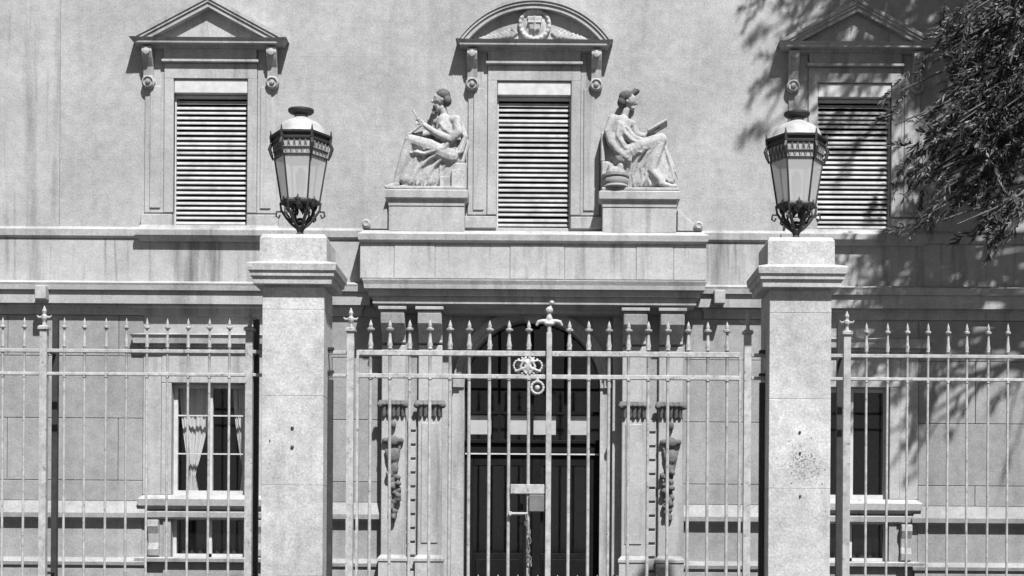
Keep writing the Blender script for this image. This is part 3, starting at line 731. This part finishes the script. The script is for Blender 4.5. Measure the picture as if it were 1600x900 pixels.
# gate posts beside the piers
for s, lab in ((-1, 'slim iron gate post with crossed finial beside the left gate pier'), (1, 'slim iron gate post with crossed finial beside the right gate pier')):
    x = GA + s * 10 * SP; pp = (PXL if s < 0 else PXR) - s * .373
    t = thing('gate_post', lab, 'gate post', (x, FY, 0), 'gate posts')
    put(POST, 'post', t, x)
    lo, hi = sorted((x + s * .05, pp)); rail(t, lo, hi, ZR1, .045, name='arm'); rail(t, lo, hi, ZR2, .04, name='arm')
    xs = pp - s * .035
    MB().box(xs - .03, xs + .03, FY - .03, FY + .03, .0, gz(596)).build('wall_bar', M['dark_iron'], t)
    for z in (ZR1, ZR2):
        MB().box(min(pp, pp - s * .07), max(pp, pp - s * .07), FY - .05, FY + .05, z + .03, z + .06).build('bracket', M['dark_iron'], t)
for s in (-1, 1):
    lab = 'left leaf of the barred iron gate, with the lock and chain' if s < 0 else 'right leaf of the barred iron gate, with the tall centre finial'
    t = thing('gate_leaf', lab, 'gate', (GA + s * 9.7 * SP, FY, 0), 'gate leaves')
    xi = GA + (-.045 if s < 0 else -.038); xo = GA + s * (10 * SP - .075)
    lo, hi = sorted((xi if s < 0 else GA + .035, xo))
    rail(t, lo, hi, ZR1, .065, .055); rail(t, lo, hi, ZR2, .055, .055); rail(t, lo, hi, .16, .08, .055, 'bottom_rail'); rail(t, lo, hi, 1.0, .06, .055, 'middle_rail')
    MB().box(min(xo, xo - s * .03) , max(xo, xo - s * .03), FY - .028, FY + .028, .12, ZR1 + .03).build('hinge_stile', M['iron'], t)
    for i in range(1, 10): put(GBAR, 'bar', t, GA + s * i * SP + random.uniform(-.003, .003)).rotation_euler = (R(random.uniform(-.1, .1)), R(random.uniform(-.1, .1)), random.random())
    for i in range(1, 10):                                       # lower dog bars
        MB().lathe((GA + s * (i + .5) * SP - s * SP, FY, 0), [(.014, .18), (.014, 1.12), (.03, 1.14), (.002, 1.22)], 6).build('dog_bar', M['iron'], t)
    if s > 0:
        MB().box(GA - .034, GA + .034, FY - .034, FY + .034, .12, gz(520)).build('meeting_stile', M['iron'], t, bevel=.005)
        q = Blob(); zf = gz(500)
        q.limb((GA, FY, gz(522)), (GA, FY, gz(505)), .03, .025); q.ball((GA, FY, gz(506)), (.07, .05, .03))
        q.ball((GA, FY, gz(498)), (.04, .035, .06)); q.limb((GA, FY, gz(495)), (GA, FY, gz(484)), .022, .02); q.ball((GA, FY, gz(485)), (.05, .04, .05)); q.ball((GA + .03, FY, gz(473)), (.035, .03, .032)); q.limb((GA, FY, gz(484)), (GA + .03, FY, gz(474)), .014, .012)
        for e in (-1, 1): q.chain([(GA, FY, gz(503)), (GA + e * .08, FY, gz(502)), (GA + e * .13, FY, gz(503)), (GA + e * .155, FY, gz(508))], [.03, .03, .026, .018])
        q.build('centre_finial', M['zinc'], t, .009, 1)
    else:
        MB().box(gx(797), gx(850), FY - .045, FY + .03, gz(772), gz(757)).build('lock_plate', M['iron'], t, bevel=.006)
        MB().box(gx(826), gx(850), FY - .06, FY + .03, gz(800), gz(773)).build('lock_case', M['grey_iron'], t, bevel=.01)
        MB().tube([(gx(796), FY - .05, gz(803)), (gx(824), FY - .06, gz(803))], .018, 8).lathe((gx(797), FY - .05, gz(803)), [(.02, -.02), (.03, 0), (.02, .02)], 8, axis='y').build('handle', M['zinc'], t)
        q = Blob(); mx, mz = gx(823), gz(572)
        for k in range(22):
            a = 2 * math.pi * k / 22; q.ball((mx + .175 * math.cos(a), FY - .02, mz + .105 * math.sin(a)), (.017, .015, .017))
        for e in (-1, 1): q.chain([(mx + e * .15, FY - .03, mz - .07), (mx + e * .04, FY - .03, mz - .03), (mx - e * .03, FY - .03, mz + .05), (mx - e * .12, FY - .03, mz + .06)], [.016, .019, .018, .012])
        for e in (-1, 1): q.chain([(mx + e * .02, FY - .03, mz - .1), (mx + e * .09, FY - .03, mz - .01), (mx + e * .03, FY - .03, mz + .1)], [.013, .016, .013])
        q.ball((mx, FY - .02, mz), (.05, .025, .09)); q.build('monogram', M['zinc'], t, .009, 1)
        q = Blob(); mx, mz = gx(838), gz(606)
        for k in range(14):
            a = 2 * math.pi * k / 14; q.ball((mx + .075 * math.cos(a), FY - .02, mz + .075 * math.sin(a)), .02)
        q.ball((mx, FY - .02, mz), (.035, .022, .035)); q.limb((mx, FY - .02, mz + .07), (mx, FY - .02, ZR2 - .02), .018, .018); q.build('ring', M['zinc'], t, .009, 1)
        x, z = gx(822), gz(806)
        for i in range(11):
            l = MB(); p = []
            for k in range(13):
                a = 2 * math.pi * k / 12; u, v = .019 * math.cos(a), .038 * math.sin(a)
                p.append((x + (u if i % 2 else u * .3), FY - .06 + (u * .3 if i % 2 else u), z - .03 + v))
            l.tube(p, .007, 5); l.build('chain_link', M['grey_iron'], t, True); z -= .056; x += .012 * math.sin(i * .9) + .004

# ------------------------------------------------------------------ the two seated statues
SD = .36                                       # metres in front of the facade
def S(px, py, d=0.): return Vector((fx(px, .25), -.16 - d, fz(py, .25)))
def statue_left():
    t = thing('statue', 'seated stone figure with stylus raised, facing left, left of the central window', 'statue', (fx(663, .25), -.18, fz(298, .3)), 'statues beside the central window')
    b = Blob()
    # torso, pelvis
    b.chain([S(700, 246), S(697, 228, .01), S(692, 205, .02), S(690, 190, .01)], [.165, .15, .165, .13])
    b.limb(S(676, 188, -.04), S(708, 189, .08), .075, .085)                       # shoulders
    b.limb(S(690, 182), S(686, 168, .01), .06, .055)                                # neck
    b.ball(S(683, 153, .01), (.104, .096, .132), Matrix.Rotation(R(18), 3, 'Y'))  # skull
    h = Blob()
    for k in range(26):
        a = k * 2.4; e = (k % 7) / 6.0
        h.ball(S(688 - 7 * math.cos(a) * (1 - .4 * e), 150 - 6 * e + 4 * math.sin(a), .01 + .08 * math.sin(a * 1.3)), .035)
    h.ball(S(687, 147.5, .01), (.115, .115, .1)); h.ball(S(693, 156, .01), (.075, .105, .09))
    for k in range(12): h.ball(S(675 + 3 * math.sin(k * 2.1), 167 + k * 1.1, .02 + .05 * math.cos(k * 1.7)), .036 - .001 * k)
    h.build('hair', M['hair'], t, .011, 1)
    b.ball(S(670.5, 157, .01), (.024, .02, .032)); b.ball(S(675, 150, .01), (.03, .06, .02))  # nose, brow
    b.chain([S(678, 166, .01), S(675, 173, .01), S(676, 180, .02)], [.06, .055, .03])   # beard
    b.ball(S(686, 156, .09), (.018, .014, .03))                                     # ear
    # near arm: shoulder - elbow - hand raised with the stylus
    b.chain([S(709, 190, .1), S(712, 210, .16), S(700, 222, .18)], [.075, .07, .06])
    b.chain([S(700, 222, .18), S(680, 213, .17), S(659, 198, .13)], [.06, .055, .04])
    b.ball(S(654, 193, .12), (.045, .035, .04)); 
    for k in range(4): b.chain([S(651, 190 + k * 2.2, .1 + .012 * k), S(646, 189 + k * 2.4, .1 + .012 * k), S(646, 193 + k * 2.2, .11 + .012 * k)], [.014, .012, .01])
    b.chain([S(653, 190, .14), S(649, 186, .13)], [.015, .012])                      # thumb
    # far arm rests on the knee
    b.chain([S(677, 189, -.06), S(664, 206, -.06), S(646, 210, -.02)], [.07, .06, .045]); b.ball(S(641, 209, -.01), (.05, .04, .03))
    # legs under the robe
    b.chain([S(698, 246, .09), S(668, 232, .1), S(637, 221, .09)], [.14, .125, .095])
    b.chain([S(637, 221, .09), S(629, 246, .09), S(620, 270, .09), S(615, 288, .09)], [.092, .085, .06, .045])
    b.chain([S(616, 290, .09), S(606, 293, .1), S(600, 294, .1)], [.045, .035, .028])
    b.chain([S(698, 246, -.05), S(672, 238, -.05), S(652, 238, -.04)], [.13, .12, .1])
    b.chain([S(652, 238, -.04), S(648, 262, -.02), S(640, 286, .02)], [.09, .08, .055]); b.chain([S(638, 291, .03), S(624, 293, .06)], [.045, .03])
    # drapery: cloak over the shoulder, folds between the legs and over the seat
    b.fill(S(642, 228, .03), S(702, 246, .03), S(630, 280, .02), S(692, 286, .02), .1)
    b.fill(S(640, 232, .05), S(655, 236, .05), S(622, 278, .04), S(650, 284, .04), .075, 9, 15)
    for p in ([S(716, 192, .06), S(722, 215, .1), S(714, 240, .12), S(690, 252, .14)], [S(708, 192, .14), S(706, 215, .17), S(690, 236, .2), S(664, 236, .2)],
              [S(694, 224, .15), S(680, 238, .2), S(660, 244, .18), S(644, 240, .16)], [S(690, 240, .2), S(668, 250, .15), S(650, 266, .11), S(640, 286, .1)],
              [S(688, 250, .17), S(674, 262, .12), S(666, 276, .1), S(660, 292, .1)], [S(698, 252, .15), S(688, 266, .12), S(682, 278, .1), S(676, 293, .1)],
              [S(704, 250, .12), S(702, 268, .11), S(698, 284, .11), S(692, 293, .1)], [S(640, 226, .14), S(634, 248, .12), S(628, 266, .1), S(624, 282, .09)],
              [S(650, 234, .14), S(645, 254, .11), S(640, 270, .1), S(637, 288, .09)], [S(662, 240, .15), S(655, 258, .11), S(652, 274, .1), S(648, 290, .1)],
              [S(684, 196, .16), S(690, 206, .18), S(700, 212, .18), S(712, 206, .15)], [S(684, 206, .16), S(694, 216, .17), S(704, 218, .17), S(714, 214, .14)]):
        b.chain(p, [.024, .03, .027, .02])
        for w_ in (-1, 1):
            b.chain([q + Vector((w_ * .045 * (.5 + k * .25), .012, w_ * .012)) for k, q in enumerate(p)], [.012, .016, .016, .012])
    b.chain([S(716, 198, -.02), S(724, 225, -.02), S(716, 250, 0)], [.05, .05, .06])
    b.build('figure', M['statue'], t, .0105, 1)
    MB().box(fx(682, .25), fx(725, .25), -.3, -.0, fz(298, .25), fz(256, .25)).build('seat_block', M['statue'], t, bevel=.015)
    MB().box(fx(600, .25), fx(724, .25), -.38, -.0, fz(298.5, .3), fz(293.5, .3)).build('base_slab', M['trim'], t, bevel=.01)
    MB().tube([S(658, 204, .15), S(641, 174, .12)], [.009, .014], 6).build('stylus', M['statue'], t)
    q = MB(); q.box(-.17, .17, -.1, .1, -.014, .014); o = q.build('tablet', M['statue'], t, bevel=.006); o.location = S(644, 203, .05) - TOP(t); o.rotation_euler = (R(12), R(-38), 0)
    g = MB(); g.box(fx(684, .25), fx(699, .25), -.36, -.31, fz(297, .25), fz(279, .25)); g.box(fx(702, .25), fx(716, .25), -.35, -.305, fz(297, .25), fz(268, .25)); g.build('book', M['statue'], t, bevel=.008)
def statue_right():
    t = thing('statue', 'seated stone figure reading a tablet, facing right, right of the central window', 'statue', (fx(994, .25), -.18, fz(298, .3)), 'statues beside the central window')
    b = Blob()
    b.chain([S(962, 246), S(963, 228, .01), S(965, 205, .02), S(968, 190, .01)], [.165, .15, .165, .13])
    b.limb(S(954, 186, .08), S(984, 190, -.04), .085, .075)
    b.limb(S(971, 182), S(975, 168, .01), .058, .052)
    b.ball(S(979, 153, .01), (.102, .096, .128), Matrix.Rotation(R(-20), 3, 'Y'))
    h = Blob()
    for k in range(26):
        a = k * 2.4; e = (k % 7) / 6.0
        h.ball(S(974 - 7 * math.cos(a) * (1 - .4 * e), 151 - 6 * e + 4 * math.sin(a), .01 + .08 * math.sin(a * 1.3)), .033)
    h.ball(S(974, 148.5, .01), (.115, .115, .1)); h.ball(S(968, 157, .01), (.075, .1, .09))
    h.chain([S(982, 144, .01), S(989, 141, .01)], [.05, .042]); h.ball(S(992, 139, .02), .035); h.ball(S(988, 137, 0), .03)
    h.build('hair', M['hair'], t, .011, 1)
    b.ball(S(990.5, 158, .01), (.024, .02, .03)); b.ball(S(987, 151, .01), (.03, .06, .02)); b.ball(S(984, 166, .01), (.045, .05, .03))
    b.ball(S(975, 157, .09), (.018, .014, .03))
    b.chain([S(953, 187, .1), S(946, 207, .14), S(950, 224, .17)], [.078, .07, .06])
    b.chain([S(950, 224, .17), S(960, 238, .2), S(970, 246, .2)], [.06, .05, .04]); b.ball(S(974, 248, .2), (.055, .03, .035))
    for k in range(4): b.chain([S(976, 246 + k * 2, .2), S(982, 247 + k * 2.2, .2)], [.015, .011])
    b.chain([S(985, 191, -.05), S(992, 208, -.02), S(1003, 210, .02)], [.07, .06, .05]); b.chain([S(1003, 210, .02), S(1014, 206, .05)], [.048, .04]); b.ball(S(1018, 204, .06), (.045, .04, .035))
    for k in range(4): b.chain([S(1019, 203, .03 + k * .025), S(1025, 201, .03 + k * .025), S(1027, 198, .03 + k * .025)], [.014, .012, .01])
    b.chain([S(966, 246, .09), S(998, 230, .1), S(1028, 217, .08)], [.145, .13, .1])
    b.chain([S(1028, 217, .08), S(1020, 244, .1), S(1014, 266, .12), S(1028, 284, .13)], [.095, .085, .065, .045])
    b.chain([S(1028, 286, .13), S(1042, 290, .13), S(1048, 291, .13)], [.045, .036, .028])
    b.chain([S(966, 246, -.05), S(996, 236, -.05), S(1016, 234, -.05)], [.14, .125, .1]); b.chain([S(1016, 234, -.05), S(1028, 260, -.03), S(1044, 284, -.02)], [.09, .08, .05]); b.chain([S(1045, 288, -.02), S(1052, 288, .02)], [.045, .03])
    b.fill(S(966, 246, .03), S(1024, 226, .03), S(978, 286, .02), S(1030, 278, .02), .1)
    b.fill(S(1014, 236, .0), S(1030, 228, .0), S(1024, 282, .0), S(1046, 280, .0), .06, 9, 15)
    for p in ([S(948, 190, .02), S(942, 215, .02), S(944, 245, .04), S(952, 258, .06)], [S(962, 192, .14), S(960, 214, .17), S(972, 234, .2), S(996, 240, .2)],
              [S(1024, 222, .16), S(1008, 240, .15), S(998, 262, .12), S(1000, 284, .1)], [S(1002, 234, .2), S(990, 252, .14), S(984, 274, .11), S(988, 291, .1)],
              [S(982, 240, .2), S(978, 260, .13), S(974, 274, .1), S(974, 290, .1)], [S(1030, 222, .13), S(1022, 246, .15), S(1010, 270, .12), S(998, 290, .1)],
              [S(1012, 226, .18), S(1014, 242, .13), S(1020, 262, .12), S(1034, 282, .1)], [S(974, 200, .16), S(985, 214, .14), S(1000, 220, .16), S(1018, 214, .15)], [S(1034, 226, .06), S(1041, 246, .05), S(1046, 262, .04), S(1050, 278, .04)],
              [S(968, 196, .15), S(972, 210, .17), S(982, 220, .17), S(996, 226, .19)], [S(1020, 230, .14), S(1008, 250, .13), S(1004, 270, .11), S(1012, 288, .1)]):
        b.chain(p, [.024, .03, .027, .02])
        for w_ in (-1, 1):
            b.chain([q + Vector((w_ * .045 * (.5 + k * .25), .012, w_ * .012)) for k, q in enumerate(p)], [.012, .016, .016, .012])
    b.build('figure', M['statue'], t, .0105, 1)
    MB().box(fx(936, .25), fx(984, .25), -.28, -.0, fz(298, .25), fz(252, .25)).build('seat_block', M['statue'], t, bevel=.015)
    MB().box(fx(935, .25), fx(941, .25), -.26, -.0, fz(251.5, .25), fz(206, .25)).build('seat_back', M['statue'], t, bevel=.01)
    MB().box(fx(936, .25), fx(1056, .25), -.38, -.0, fz(298.5, .3), fz(293.5, .3)).build('base_slab', M['trim'], t, bevel=.01)
    q = MB(); q.box(-.16, .16, -.1, .1, -.018, .018); o = q.build('tablet', M['statue'], t, bevel=.006); o.location = S(1023, 198, .07) - TOP(t); o.rotation_euler = (R(-14), R(-30), 0)
    c = S(958, 297, .12)
    MB().lathe(c, [(.17, .02), (.19, .04), (.175, .07), (.19, .1), (.19, .15), (.175, .17), (.2, .19), (.2, .22), (.15, .23)], 16).build('scroll_case', M['course'], t, True)
    q = Blob(); q.ball(c + Vector((0, 0, .25)), (.15, .13, .1))
    for dx, dy in ((-.07, -.04), (.06, -.05), (0, .03)): q.limb(c + Vector((dx, dy, .2)), c + Vector((dx * 1.1, dy, .34)), .05, .048)
    q.build('scrolls', M['statue'], t, .012, 1)
statue_left(); statue_right()

# ------------------------------------------------------------------ tree on the right, between railing and facade
def tree(TX, TY, label, clumps, lims, nlimb, seed):
    """clumps: where the crown is dense, (x, z, radius); lims(z): how far the boughs reach towards the facade's middle"""
    random.seed(seed); sg0 = -1 if TX > 0 else 1
    t = thing('tree', label, 'tree', (TX, TY, 0))
    tr = MB(); pts = [Vector((TX + .12 * math.sin(z * .7), TY + .08 * math.sin(z * 1.1 + 1), z)) for z in [i * 1.0 for i in range(15)]]
    tr.tube(pts, [.3 - .019 * i for i in range(15)], 10); tr.build('trunk', M['bark'], t, True)
    tips = []; lm = MB()
    for i in range(nlimb):
        z = random.uniform(6.4, 13.8); a = random.uniform(0, 6.283)
        if random.random() < .66: a = R(random.uniform(150, 225) + (0 if sg0 < 0 else 180))
        L = random.uniform(1.8, 4.0) if z < 11 else random.uniform(2.0, 4.9)
        d = Vector((math.cos(a), math.sin(a) * .3, 0)); p = Vector((TX, TY, z)); ps = [p]
        for k in range(1, 9):
            u = k / 8; q = p + d * L * u + Vector((random.uniform(-.1, .1), random.uniform(-.06, .06), .5 * u - 1.2 * u * u * (.6 + .4 * L / 3)))
            q.y = min(q.y, -.6)
            if (q.x - lims(q.z)) * -sg0 < .1: break
            ps.append(q)
            if k >= 2: tips.append((q, (ps[-1] - ps[-2]).normalized()))
        if len(ps) > 2: lm.tube(ps, [.04 - .004 * k * 8 / len(ps) for k in range(len(ps))], 5)
    vs = []; fs = []
    def blade(p, d, L, w):
        s = d.cross(Vector((random.gauss(0, 1), random.gauss(0, 1), random.gauss(0, 1)))).normalized() * w
        n = len(vs); m = p + d * L * .5 + Vector((random.gauss(0, .012), random.gauss(0, .012), random.uniform(-.015, .02)))
        vs.extend([p - s * .4, p + s * .4, m + s, m - s, p + d * L]); fs.extend([(n, n + 1, n + 2, n + 3), (n + 3, n + 2, n + 4)])
    def wave(p): return math.sin(p.x * 3.1 + 1.3 * math.sin(p.z * 2.3)) * math.sin(p.z * 3.3 + p.x * 1.2 + 1) + .5 * math.sin(p.x * 7 + p.z * 5)
    def spray(c, sx):
        dd = (Vector((.62 * sx, random.gauss(0, .3), -.7)) + Vector((random.gauss(0, .3), 0, random.gauss(0, .3)))).normalized()
        L = random.uniform(.3, .65); lm.tube([c, c + dd * L], [.006, .003], 3)
        for k in range(40):
            e = (dd + Vector((random.gauss(0, .45), random.gauss(0, .45), random.gauss(0, .4)))).normalized()
            blade(c + dd * L * (k / 40), e, random.uniform(.06, .19), random.choice((.005, .008, .012, .017)))
    for q, d in tips:
        for j in range(5):
            c = q + Vector((random.gauss(0, .2), random.gauss(0, .16), random.gauss(0, .15)))
            if (c.x - lims(c.z)) * -sg0 < random.gauss(0, .12): continue
            if c.z < 9.6 or TX < 0:
                if random.random() > .03 + max([math.exp(-((c.x - x) ** 2 + (c.z - z) ** 2) / (r * r)) for x, z, r in clumps] + [0]) * .7: continue
            elif wave(c) > .1 and random.random() < .9: continue
            spray(c, sg0 if d.x * sg0 > 0 else -sg0)
    for x, z, r in clumps:                                       # the dense heads of the boughs
        for j in range(int(17 * (r / .35) ** 2)):
            a, rr = random.uniform(0, 6.283), r * math.sqrt(random.random()) * .9
            spray(Vector((x + rr * math.cos(a) - .12 * sg0, TY + random.gauss(0, .25), z + rr * math.sin(a) * .9 + .18)), sg0)
        lm.tube([(TX, TY, z + .9), ((TX + x) / 2, TY - .05, z + .75), (x, TY, z)], [.05, .03, .01], 5)
    lm.build('limbs', M['bark'], t, True)
    me = bpy.data.meshes.new('crown'); me.from_pydata([tuple(v) for v in vs], [], fs); link('crown', me, M['leaf'], t)
RC = [(fx(x, 1.5), fz(y, 1.5), r / 110) for x, y, r in ((1545, 105, 46), (1500, 55, 24), (1432, 235, 26), (1548, 262, 36), (1508, 292, 22), (1560, 335, 26), (1405, 135, 16), (1478, 22, 24), (1530, 175, 36), (1465, 205, 18), (1590, 200, 50), (1600, 40, 60), (1445, 330, 14), (1395, 190, 13), (1500, 130, 22), (1470, 270, 18), (1575, 120, 40))]
tree(8.3, -1.45, 'dark feathery tree overhanging the right end of the facade', RC, lambda z: 5.1 if z < 9.4 else 6.5 if z < 10.4 else 3.9, 100, 21)
